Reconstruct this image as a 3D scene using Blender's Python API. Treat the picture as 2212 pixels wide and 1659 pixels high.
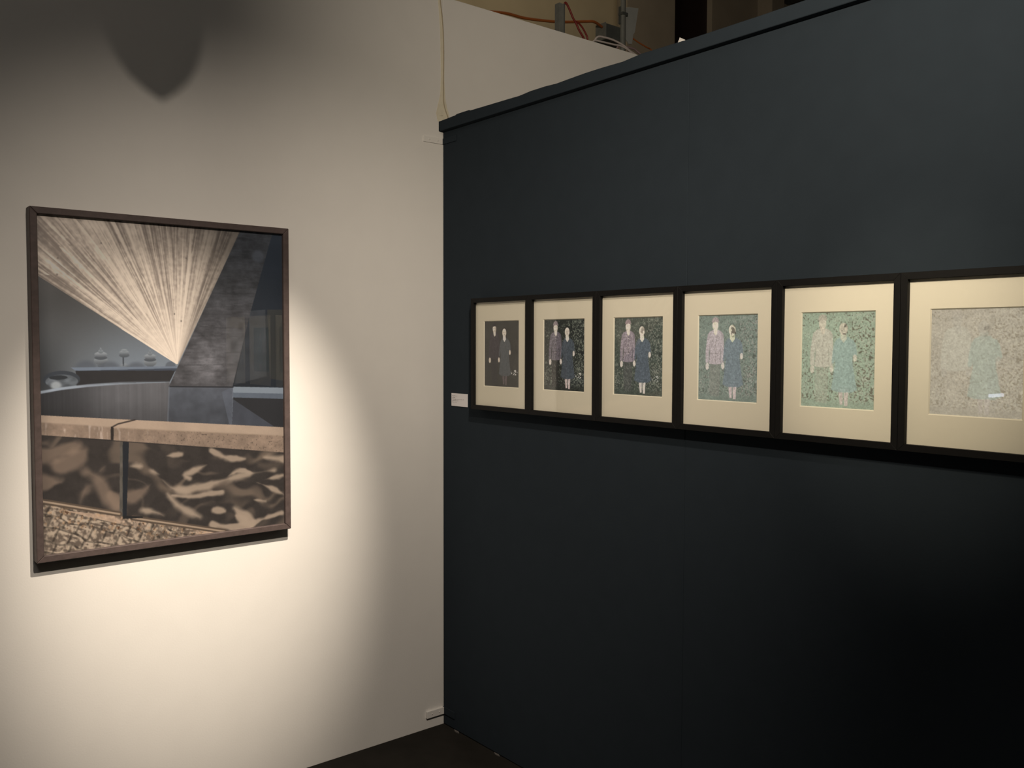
import bpy, bmesh, math, random
import numpy as np
from mathutils import Matrix, Vector

sc = bpy.context.scene
COL = sc.collection
for o in list(bpy.data.objects):
    bpy.data.objects.remove(o, do_unlink=True)

# ------------------------------------------------------------------ camera
cam = bpy.data.cameras.new('camera')
cam.sensor_width = 36.0
cam.lens = 1942.686 * 36.0 / 2212.0
cam.clip_start = 0.02
cam_o = bpy.data.objects.new('camera', cam)
COL.objects.link(cam_o)
CR = Vector((0.7729012, -0.6345203, 0.0027749))
CU = Vector((0.0270106, 0.0372699, 0.9989401))
CF = Vector((0.6339512, 0.7720071, -0.0459447))
m4 = Matrix.Identity(4)
for i in range(3):
    m4[i][0] = CR[i]; m4[i][1] = CU[i]; m4[i][2] = -CF[i]
m4[0][3], m4[1][3], m4[2][3] = -2.08602, -2.97748, 1.56349
cam_o.matrix_world = m4
sc.camera = cam_o

# ------------------------------------------------------------------ world, exposure, lights
w = bpy.data.worlds.new('world'); sc.world = w; w.use_nodes = True
w.node_tree.nodes['Background'].inputs[0].default_value = (0.02, 0.02, 0.022, 1)
w.node_tree.nodes['Background'].inputs[1].default_value = 0.2
vs = sc.view_settings
vs.view_transform = 'Standard'; vs.look = 'None'; vs.exposure = 0.0; vs.gamma = 1.0
vs.use_curve_mapping = False
sc.cycles.use_denoising = True

def spot(name, loc, aim, power, colour, angle, blend, radius):
    l = bpy.data.lights.new(name, 'SPOT')
    l.energy = power; l.color = colour; l.spot_size = math.radians(angle)
    l.spot_blend = blend; l.shadow_soft_size = radius
    o = bpy.data.objects.new(name, l); COL.objects.link(o)
    o.location = loc
    o.rotation_euler = (Vector(aim) - Vector(loc)).to_track_quat('-Z', 'Y').to_euler()
    return o

def area(name, loc, aim, power, colour, sx, sy):
    l = bpy.data.lights.new(name, 'AREA')
    l.shape = 'RECTANGLE'; l.size = sx; l.size_y = sy; l.energy = power; l.color = colour
    o = bpy.data.objects.new(name, l); COL.objects.link(o)
    o.location = loc
    o.rotation_euler = (Vector(aim) - Vector(loc)).to_track_quat('-Z', 'Y').to_euler()
    return o

# the spot on the large photograph, the flood in the corner, the spots on the dark wall
spot('spot_photograph', (-1.019, -2.065, 3.280), (-0.994, 0, 1.041), 668, (1.0, 0.86, 0.70), 27.75, 1.0, 0.03)
spot('flood_corner', (-1.424, -2.569, 3.200), (-0.618, 0, 0.557), 186.5, (1.0, 0.86, 0.71), 66.5, 1.0, 0.035)
spot('flood_dark_wall', (-1.522, -2.552, 2.580), (0, -1.595, 2.476), 149, (1.0, 0.86, 0.68), 91.5, 1.0, 0.04)
spot('spot_last_frames', (-1.494, -1.832, 2.716), (0, -1.95, 1.50), 62, (1.0, 0.86, 0.64), 24.0, 1.0, 0.04)
area('ambient_fill', (-3.2, -3.4, 5.2), (-3.0, -2.6, 0), 20, (1.0, 0.90, 0.80), 2.0, 2.0)  # unseen soft fill, added to lift the ambient level of the room
area('backstage_fill', (1.6, 1.0, 5.3), (2.2, 2.5, 4.0), 9, (1.0, 0.86, 0.62), 0.6, 0.6)  # unseen weak fill, added to brighten the space behind the white wall

# ------------------------------------------------------------------ materials
def srgb(c):
    c = np.asarray(c, dtype=np.float64) / 255.0
    return np.where(c <= 0.04045, c / 12.92, ((c + 0.055) / 1.055) ** 2.4)

def mat(name, col, rough=0.6, metal=0.0, spec=0.5, var=0.0, scale=20.0, bump=0.0, bscale=150.0, detail=4.0):
    m = bpy.data.materials.new(name); m.use_nodes = True
    nt = m.node_tree; b = nt.nodes['Principled BSDF']
    b.inputs['Roughness'].default_value = rough
    b.inputs['Metallic'].default_value = metal
    b.inputs['Specular IOR Level'].default_value = spec
    c = tuple(col)
    tc = nt.nodes.new('ShaderNodeTexCoord')
    nz = nt.nodes.new('ShaderNodeTexNoise'); nz.inputs['Scale'].default_value = scale; nz.inputs['Detail'].default_value = detail
    nt.links.new(tc.outputs['Object'], nz.inputs['Vector'])
    rp = nt.nodes.new('ShaderNodeValToRGB')
    rp.color_ramp.elements[0].position = 0.3; rp.color_ramp.elements[1].position = 0.7
    rp.color_ramp.elements[0].color = tuple(x * (1 - var) for x in c) + (1,)
    rp.color_ramp.elements[1].color = tuple(min(1, x * (1 + var)) for x in c) + (1,)
    nt.links.new(nz.outputs['Fac'], rp.inputs['Fac'])
    nt.links.new(rp.outputs['Color'], b.inputs['Base Color'])
    if bump > 0:
        n2 = nt.nodes.new('ShaderNodeTexNoise'); n2.inputs['Scale'].default_value = bscale; n2.inputs['Detail'].default_value = 3
        nt.links.new(tc.outputs['Object'], n2.inputs['Vector'])
        bp = nt.nodes.new('ShaderNodeBump'); bp.inputs['Strength'].default_value = bump; bp.inputs['Distance'].default_value = 0.002
        nt.links.new(n2.outputs['Fac'], bp.inputs['Height'])
        nt.links.new(bp.outputs['Normal'], b.inputs['Normal'])
    return m

def glow(name, col, strength):
    m = bpy.data.materials.new(name); m.use_nodes = True
    nt = m.node_tree; nt.nodes.clear()
    e = nt.nodes.new('ShaderNodeEmission'); e.inputs[0].default_value = tuple(col) + (1,); e.inputs[1].default_value = strength
    out = nt.nodes.new('ShaderNodeOutputMaterial'); nt.links.new(e.outputs[0], out.inputs[0])
    return m

def glass(name):
    m = bpy.data.materials.new(name); m.use_nodes = True
    nt = m.node_tree; nt.nodes.clear()
    lw = nt.nodes.new('ShaderNodeLayerWeight'); lw.inputs['Blend'].default_value = 0.5
    pw = nt.nodes.new('ShaderNodeMath'); pw.operation = 'POWER'; pw.inputs[1].default_value = 5.0
    nt.links.new(lw.outputs['Facing'], pw.inputs[0])
    ml = nt.nodes.new('ShaderNodeMath'); ml.operation = 'MULTIPLY_ADD'
    ml.inputs[1].default_value = 0.96; ml.inputs[2].default_value = 0.025
    nt.links.new(pw.outputs[0], ml.inputs[0])
    tr = nt.nodes.new('ShaderNodeBsdfTransparent'); gl = nt.nodes.new('ShaderNodeBsdfGlossy')
    gl.inputs['Roughness'].default_value = 0.0
    mx = nt.nodes.new('ShaderNodeMixShader')
    nt.links.new(ml.outputs[0], mx.inputs[0]); nt.links.new(tr.outputs[0], mx.inputs[1]); nt.links.new(gl.outputs[0], mx.inputs[2])
    out = nt.nodes.new('ShaderNodeOutputMaterial'); nt.links.new(mx.outputs[0], out.inputs[0])
    return m

def print_mat(name):
    m = bpy.data.materials.new(name); m.use_nodes = True
    nt = m.node_tree; b = nt.nodes['Principled BSDF']
    a = nt.nodes.new('ShaderNodeAttribute'); a.attribute_name = 'ink'
    nt.links.new(a.outputs['Color'], b.inputs['Base Color'])
    b.inputs['Roughness'].default_value = 0.75; b.inputs['Specular IOR Level'].default_value = 0.2
    return m

M_WHITE = mat('white_wall_paint', (0.80, 0.785, 0.755), 0.85, spec=0.2, var=0.012, scale=9, bump=0.12, bscale=180)
M_DARK = mat('slate_blue_wall_paint', (0.0258, 0.0345, 0.0440), 0.9, spec=0.06, var=0.03, scale=14, bump=0.10, bscale=200)
M_FLOOR = mat('charcoal_floor', (0.021, 0.019, 0.016), 0.9, spec=0.12, var=0.25, scale=6, bump=0.2, bscale=60)
M_DIMROOM = mat('dim_room_paint', (0.10, 0.095, 0.09), 0.9, var=0.03)
M_CEIL = mat('black_ceiling_paint', (0.03, 0.03, 0.03), 0.9, var=0.03)
M_TAN = mat('old_tan_wall', (0.50, 0.42, 0.29), 0.9, var=0.06, scale=5, bump=0.1, bscale=60)
M_TANGREY = mat('grey_tan_wall', (0.34, 0.29, 0.23), 0.9, var=0.06, scale=5)
M_BROWN = mat('dark_brown_door', (0.022, 0.011, 0.010), 0.6, var=0.1)
M_BIGFRAME = mat('brown_black_stained_wood', (0.085, 0.064, 0.061), 0.55, spec=0.3, var=0.15, scale=60)
M_FRAME = mat('black_frame_wood', (0.0045, 0.0043, 0.0043), 0.6, spec=0.22, var=0.15, scale=60)
M_MAT = mat('cream_mat_board', (0.80, 0.76, 0.63), 0.9, spec=0.1, var=0.012, scale=300)
M_GLASS = glass('picture_glass')
M_PRINT = print_mat('printed_paper')
M_CARD = mat('white_card', (0.80, 0.78, 0.80), 0.8, spec=0.2, var=0.01)
M_INK = mat('grey_ink', (0.22, 0.20, 0.20), 0.9, spec=0.1, var=0.02)
M_METAL = mat('grey_galvanised_metal', (0.25, 0.26, 0.24), 0.5, metal=0.3, var=0.1, scale=30)
M_METALD = mat('dull_dark_grey_metal', (0.11, 0.12, 0.115), 0.5, metal=0.2, var=0.1, scale=30)
M_PLATE = mat('pale_grey_plate', (0.40, 0.42, 0.41), 0.6, var=0.05)
M_ORANGE = mat('orange_cable_jacket', (0.42, 0.13, 0.035), 0.5, var=0.05)
M_RED = mat('red_cable_jacket', (0.20, 0.026, 0.02), 0.5, var=0.05)
M_WCABLE = mat('white_cable_jacket', (0.62, 0.56, 0.54), 0.5, var=0.05)
M_PCABLE = mat('dusty_purple_cable_jacket', (0.30, 0.22, 0.23), 0.5, var=0.05)
M_TIMBER = mat('dark_rough_timber', (0.10, 0.07, 0.05), 0.8, var=0.3, scale=12)
M_CORD = mat('beige_cord', (0.42, 0.36, 0.26), 0.9, var=0.05)
M_PASTE = mat('yellowed_paste', (0.76, 0.71, 0.57), 0.9, var=0.06, scale=40)
M_PAPER = mat('white_paper', (0.80, 0.78, 0.76), 0.9, var=0.02)
M_LAMP = mat('matt_black_metal', (0.02, 0.02, 0.02), 0.6, var=0.05)
M_SLIVER = mat('pale_sliver', (0.16, 0.15, 0.14), 0.9, var=0.1)
M_TUBE = glow('cool_white_tube', (0.75, 0.80, 1.0), 9.0)

# ------------------------------------------------------------------ mesh helpers
def link(name, bm, m, parent=None, smooth=False):
    me = bpy.data.meshes.new(name)
    bmesh.ops.recalc_face_normals(bm, faces=bm.faces[:])
    bm.to_mesh(me); bm.free()
    me.materials.append(m)
    if smooth:
        for p in me.polygons: p.use_smooth = True
    o = bpy.data.objects.new(name, me); COL.objects.link(o)
    if parent is not None: o.parent = parent
    return o

def tag(o, label=None, cat=None, group=None, kind=None):
    if label: o['label'] = label
    if cat: o['category'] = cat
    if group: o['group'] = group
    if kind: o['kind'] = kind
    return o

def empty(name, loc, rz=0.0):
    o = bpy.data.objects.new(name, None); COL.objects.link(o)
    o.location = loc; o.rotation_euler = (0, 0, rz); o.empty_display_size = 0.1
    return o

def add_box(bm, lo, hi, bevel=0.0):
    b2 = bmesh.new()
    bmesh.ops.create_cube(b2, size=1.0)
    for v in b2.verts:
        v.co = Vector([(lo[i] + hi[i]) / 2 + v.co[i] * (hi[i] - lo[i]) for i in range(3)])
    if bevel > 0:
        bmesh.ops.bevel(b2, geom=b2.edges[:], offset=bevel, segments=2, affect='EDGES', profile=0.5)
    me = bpy.data.meshes.new('tmp'); b2.to_mesh(me); b2.free()
    bm.from_mesh(me); bpy.data.meshes.remove(me)
    return bm

def box(name, lo, hi, m, parent=None, bevel=0.0):
    return link(name, add_box(bmesh.new(), lo, hi, bevel), m, parent)

def prism(name, pts, fn, d0, d1, m, parent=None, bevel=0.0):
    """polygon pts (s, t) extruded from depth d0 to d1; fn maps (s, t, d) to a point"""
    bm = bmesh.new()
    a = [bm.verts.new(fn(s, t, d0)) for s, t in pts]
    b = [bm.verts.new(fn(s, t, d1)) for s, t in pts]
    n = len(pts)
    bm.faces.new(a); bm.faces.new(b[::-1])
    for i in range(n):
        j = (i + 1) % n
        bm.faces.new((a[i], b[i], b[j], a[j]))
    bmesh.ops.recalc_face_normals(bm, faces=bm.faces[:])
    if bevel > 0:
        bmesh.ops.bevel(bm, geom=bm.edges[:], offset=bevel, segments=1, affect='EDGES')
    return link(name, bm, m, parent)

def smooth_path(pts, k=6):
    P = [Vector(p) for p in pts]; out = []
    for i in range(len(P) - 1):
        p0 = P[max(i - 1, 0)]; p1 = P[i]; p2 = P[i + 1]; p3 = P[min(i + 2, len(P) - 1)]
        for j in range(k):
            t = j / k
            out.append(0.5 * ((2 * p1) + (p2 - p0) * t + (2 * p0 - 5 * p1 + 4 * p2 - p3) * t * t + (3 * p1 - p0 - 3 * p2 + p3) * t ** 3))
    out.append(P[-1]); return out

def tube(name, pts, r, m, parent=None, n=8, k=6):
    P = smooth_path(pts, k) if k > 1 else [Vector(p) for p in pts]
    bm = bmesh.new(); rings = []
    up = Vector((0.13, 0.31, 0.94))
    for i, p in enumerate(P):
        d = (P[min(i + 1, len(P) - 1)] - P[max(i - 1, 0)]).normalized()
        s = d.cross(up)
        if s.length < 1e-3: s = d.cross(Vector((1, 0, 0)))
        s.normalize(); u = s.cross(d)
        rings.append([bm.verts.new(p + (s * math.cos(a) + u * math.sin(a)) * r) for a in [2 * math.pi * q / n for q in range(n)]])
    for a, b in zip(rings[:-1], rings[1:]):
        for q in range(n):
            bm.faces.new((a[q], a[(q + 1) % n], b[(q + 1) % n], b[q]))
    bm.faces.new(rings[0][::-1]); bm.faces.new(rings[-1])
    return link(name, bm, m, parent, smooth=True)

def lathe(name, prof, loc, m, parent=None, n=32, axis=Vector((0, 0, 1))):
    bm = bmesh.new(); q = Vector((0, 0, 1)).rotation_difference(axis.normalized())
    rings = []
    for r, z in prof:
        rings.append([bm.verts.new(Vector(loc) + q @ Vector((r * math.cos(2 * math.pi * i / n), r * math.sin(2 * math.pi * i / n), z))) for i in range(n)])
    for a, b in zip(rings[:-1], rings[1:]):
        for i in range(n):
            bm.faces.new((a[i], a[(i + 1) % n], b[(i + 1) % n], b[i]))
    bm.faces.new(rings[0][::-1]); bm.faces.new(rings[-1])
    return link(name, bm, m, parent, smooth=True)

# ------------------------------------------------------------------ the setting
tag(box('floor', (-6.2, -6.7, -0.12), (8.2, 2.7, 0.0), M_FLOOR), kind='structure')
tag(box('ceiling', (-6.2, -6.7, 5.6), (8.2, 2.7, 5.72), M_CEIL), kind='structure')
tag(box('wall_west', (-6.2, -6.7, 0), (-6.0, 2.7, 5.6), M_DIMROOM), kind='structure')
tag(box('wall_south', (-6.0, -6.7, 0), (8.0, -6.5, 5.6), M_DIMROOM), kind='structure')
tag(box('wall_east', (8.0, -6.7, 0), (8.2, 2.7, 5.6), M_DIMROOM), kind='structure')
HW = 2.931
wl = empty('wall_left', (0, 0, 0)); tag(wl, kind='structure')
def panel(lo, hi, m, parent, ch=0.0012):
    return link('panel', add_box(bmesh.new(), lo, hi, ch), m, parent)
panel((-6.0, 0.0, 0.0), (-0.0005, 0.12, HW), M_WHITE, wl)
panel((0.0005, 0.0, 0.0), (2.6, 0.12, HW), M_WHITE, wl)
# yellowed paste left along the joint between the two panels
prism('paste_patch', [(-0.025, 2.925), (-0.014, 2.80), (-0.0105, 2.62), (-0.014, 2.545), (-0.026, 2.50), (-0.034, 2.470), (-0.026, 2.4385),
                      (0.024, 2.450), (0.030, 2.470), (0.019, 2.50), (0.011, 2.53), (0.0055, 2.60), (0.0050, 2.75), (-0.006, 2.87), (-0.011, 2.925)],
      lambda s, t, d: (s, -d, t), 0.0, 0.0009, M_PASTE, wl)
prism('nick', [(-0.0215, 2.4605), (-0.004, 2.4650), (0.0005, 2.4655), (-0.004, 2.4625)], lambda s, t, d: (s, -d, t), 0.0009, 0.0014, M_CORD, wl)

wr = empty('wall_right', (0, 0, 0)); tag(wr, kind='structure')
ZC = 2.40
panel((0.0, -1.2470, 0.004), (0.12, -0.0005, ZC), M_DARK, wr)
panel((0.0, -2.4700, 0.004), (0.12, -1.2480, ZC), M_DARK, wr)
panel((0.0, -3.6900, 0.004), (0.12, -2.4710, ZC), M_DARK, wr)
panel((0.0, -5.0, 0.004), (0.12, -3.6910, ZC), M_DARK, wr)

# the painted cap board on the dark wall, its upper edge a little wavy
random.seed(4)
top = [(0.0, 2.4385), (-0.112, 2.4420), (-0.120, 2.4450), (-0.165, 2.4452), (-0.202, 2.4448), (-0.208, 2.4418), (-0.30, 2.4400), (-0.444, 2.4375), (-0.50, 2.4362), (-0.56, 2.4400),
       (-0.64, 2.4395), (-0.691, 2.4365), (-0.76, 2.4385), (-0.84, 2.4400), (-0.91, 2.4395), (-1.00, 2.4370), (-1.08, 2.4425), (-1.18, 2.4410),
       (-1.283, 2.4390), (-1.514, 2.4395), (-1.642, 2.4410), (-2.2, 2.4400), (-3.2, 2.4400), (-5.0, 2.4400)]
prism('trim_1', [(y, z) for y, z in top] + [(-5.0, ZC), (-0.0, ZC)], lambda s, t, d: (d, s, t), -0.022, 0.142, M_DARK, None, 0.0015)
tag(bpy.data.objects['trim_1'], kind='structure')

# beyond the walls: old tan wall with pier, dark door and pilaster
wb = empty('wall_back', (0, 0, 0)); tag(wb, kind='structure')
box('masonry', (-6.0, 2.5, 0), (4.18, 2.7, 5.6), M_TAN, wb)
box('masonry', (4.84, 2.5, 0), (8.0, 2.7, 5.6), M_TANGREY, wb)
box('pier', (3.56, 2.38, 0), (4.17, 2.4995, 5.6), M_TANGREY, wb)
box('pilaster', (5.55, 2.33, 0), (5.75, 2.4995, 5.6), M_TANGREY, wb)
d1 = box('door_1', (4.18, 2.56, 0), (4.84, 2.66, 5.6), M_BROWN); tag(d1, kind='structure')
bm = bmesh.new()
prism('trim_2', [(5.75, 5.07), (6.05, 5.03), (6.60, 5.25), (6.60, 5.58), (5.75, 5.58)], lambda s, t, d: (s, d, t), 2.28, 2.4995, M_METALD)
tag(bpy.data.objects['trim_2'], kind='structure'); bm.free()
# small pale slivers on the floor along the foot of the dark wall
for y, l, wd in ((-0.078, 0.040, 0.006), (-0.340, 0.036, 0.004)):
    prism('floor_sliver', [(-0.003, y), (-0.003 - wd, y - l * 0.35), (-0.002 - wd * 0.8, y - l), (-0.001, y - l * 0.7)], lambda s, t, d: (s, t, d), 0.0, 0.004, M_SLIVER, bpy.data.objects['floor'])

# ------------------------------------------------------------------ painting the prints (flat ink on paper, kept as a colour attribute)
def vnoise(h, w_, ny, nx, seed):
    rs = np.random.RandomState(seed)
    g = rs.rand(int(ny) + 3, int(nx) + 3)
    y = np.linspace(0, ny, h, endpoint=False); x = np.linspace(0, nx, w_, endpoint=False)
    yi = y.astype(int); xi = x.astype(int); fy = y - yi; fx = x - xi
    fy = (fy * fy * (3 - 2 * fy))[:, None]; fx = (fx * fx * (3 - 2 * fx))[None, :]
    a = g[yi][:, xi]; b = g[yi][:, xi + 1]; c = g[yi + 1][:, xi]; d = g[yi + 1][:, xi + 1]
    return (a * (1 - fx) + b * fx) * (1 - fy) + (c * (1 - fx) + d * fx) * fy

def fbm(h, w_, ny, nx, seed, octs=4, gain=0.5):
    s = np.zeros((h, w_)); a = 1.0; t = 0
    for o in range(octs):
        s += a * vnoise(h, w_, ny * 2 ** o, nx * 2 ** o, seed + o); t += a; a *= gain
    return s / t

def samp(seed, x, y, n=64):
    """value noise at free coordinates"""
    g = np.random.RandomState(seed).rand(n, n)
    xi = np.floor(x).astype(int); yi = np.floor(y).astype(int)
    fx = x - xi; fy = y - yi; fx = fx * fx * (3 - 2 * fx); fy = fy * fy * (3 - 2 * fy)
    a = g[yi % n, xi % n]; b = g[yi % n, (xi + 1) % n]; c = g[(yi + 1) % n, xi % n]; d = g[(yi + 1) % n, (xi + 1) % n]
    return (a * (1 - fx) + b * fx) * (1 - fy) + (c * (1 - fx) + d * fx) * fy

def sstep(a, b, x):
    t = np.clip((x - a) / (b - a), 0, 1); return t * t * (3 - 2 * t)

class Canvas:
    def __init__(s, h, w_, asp):
        s.h, s.w, s.asp = h, w_, asp            # asp = height / width of the sheet
        s.v, s.u = np.meshgrid((np.arange(h) + 0.5) / h, (np.arange(w_) + 0.5) / w_, indexing='ij')
        s.px = np.zeros((h, w_, 3))
    def poly(s, pts):
        m = np.zeros((s.h, s.w), bool); n = len(pts)
        u0 = max(0, int(min(p[0] for p in pts) * s.w) - 1); u1 = min(s.w, int(max(p[0] for p in pts) * s.w) + 2)
        v0 = max(0, int(min(p[1] for p in pts) * s.h) - 1); v1 = min(s.h, int(max(p[1] for p in pts) * s.h) + 2)
        if u1 <= u0 or v1 <= v0: return m
        U = s.u[v0:v1, u0:u1]; V = s.v[v0:v1, u0:u1]; k = np.zeros(U.shape, bool)
        for i in range(n):
            (ax, ay), (bx, by) = pts[i], pts[(i + 1) % n]
            if ay == by: continue
            c = ((ay > V) != (by > V)) & (U < (bx - ax) * (V - ay) / (by - ay) + ax)
            k ^= c
        m[v0:v1, u0:u1] = k
        return m
    def dist(s, pts):
        """distance to a polyline in sheet widths"""
        d = np.full((s.h, s.w), 9.0); Y = s.v * s.asp
        for (ax, ay), (bx, by) in zip(pts[:-1], pts[1:]):
            ay, by = ay * s.asp, by * s.asp
            L = max((bx - ax) ** 2 + (by - ay) ** 2, 1e-9)
            t = np.clip(((s.u - ax) * (bx - ax) + (Y - ay) * (by - ay)) / L, 0, 1)
            d = np.minimum(d, np.hypot(s.u - ax - t * (bx - ax), Y - ay - t * (by - ay)))
        return d
    def brush(s, pts, wd):
        """signed distance to a stroke that swells in the middle and tapers to its ends"""
        d = np.full((s.h, s.w), 9.0); Y = s.v * s.asp; n = len(pts) - 1
        for k, ((ax, ay), (bx, by)) in enumerate(zip(pts[:-1], pts[1:])):
            ay, by = ay * s.asp, by * s.asp
            L = max((bx - ax) ** 2 + (by - ay) ** 2, 1e-9)
            t = np.clip(((s.u - ax) * (bx - ax) + (Y - ay) * (by - ay)) / L, 0, 1)
            d = np.minimum(d, np.hypot(s.u - ax - t * (bx - ax), Y - ay - t * (by - ay)) - wd * np.sin(np.pi * (0.12 + 0.80 * (k + t) / n)))
        return d
    def ell(s, cu, cv, ru, rv):
        """0 at the centre, 1 on the ellipse"""
        return np.hypot((s.u - cu) / ru, (s.v - cv) / rv)
    def put(s, m, col):
        col = np.asarray(col, dtype=float)
        a = np.asarray(m, dtype=float)[..., None]
        s.px = s.px * (1 - a) + col * a
    def half(s):
        return s.px.reshape(s.h // 2, 2, s.w // 2, 2, 3).mean((1, 3))

def sheet(name, img, width, height, parent, loc, tilt=0.0):
    """a flat sheet of paper in local x (right) and z (up), facing -y, with one colour per vertex"""
    h, w_ = img.shape[:2]
    xs = np.linspace(0, width, w_); zs = np.linspace(height, 0, h)
    co = np.zeros((h, w_, 3), np.float32)
    co[..., 0] = xs[None, :] + loc[0]; co[..., 1] = loc[1]; co[..., 2] = zs[:, None] + loc[2]
    i = np.arange(h * w_).reshape(h, w_)
    q = np.stack([i[:-1, :-1], i[1:, :-1], i[1:, 1:], i[:-1, 1:]], -1).reshape(-1, 4).astype(np.int32)
    me = bpy.data.meshes.new(name)
    me.vertices.add(h * w_); me.vertices.foreach_set('co', co.ravel())
    me.loops.add(q.size); me.loops.foreach_set('vertex_index', q.ravel())
    me.polygons.add(len(q)); me.polygons.foreach_set('loop_start', np.arange(0, q.size, 4, dtype=np.int32))
    me.update(calc_edges=True); me.validate()
    at = me.color_attributes.new('ink', 'FLOAT_COLOR', 'POINT')
    c = np.ones((h * w_, 4), np.float32); c[:, :3] = np.clip(img.reshape(-1, 3), 0, 0.95)
    at.data.foreach_set('color', c.ravel())
    me.materials.append(M_PRINT)
    o = bpy.data.objects.new(name, me); COL.objects.link(o); o.parent = parent
    return o

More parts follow.
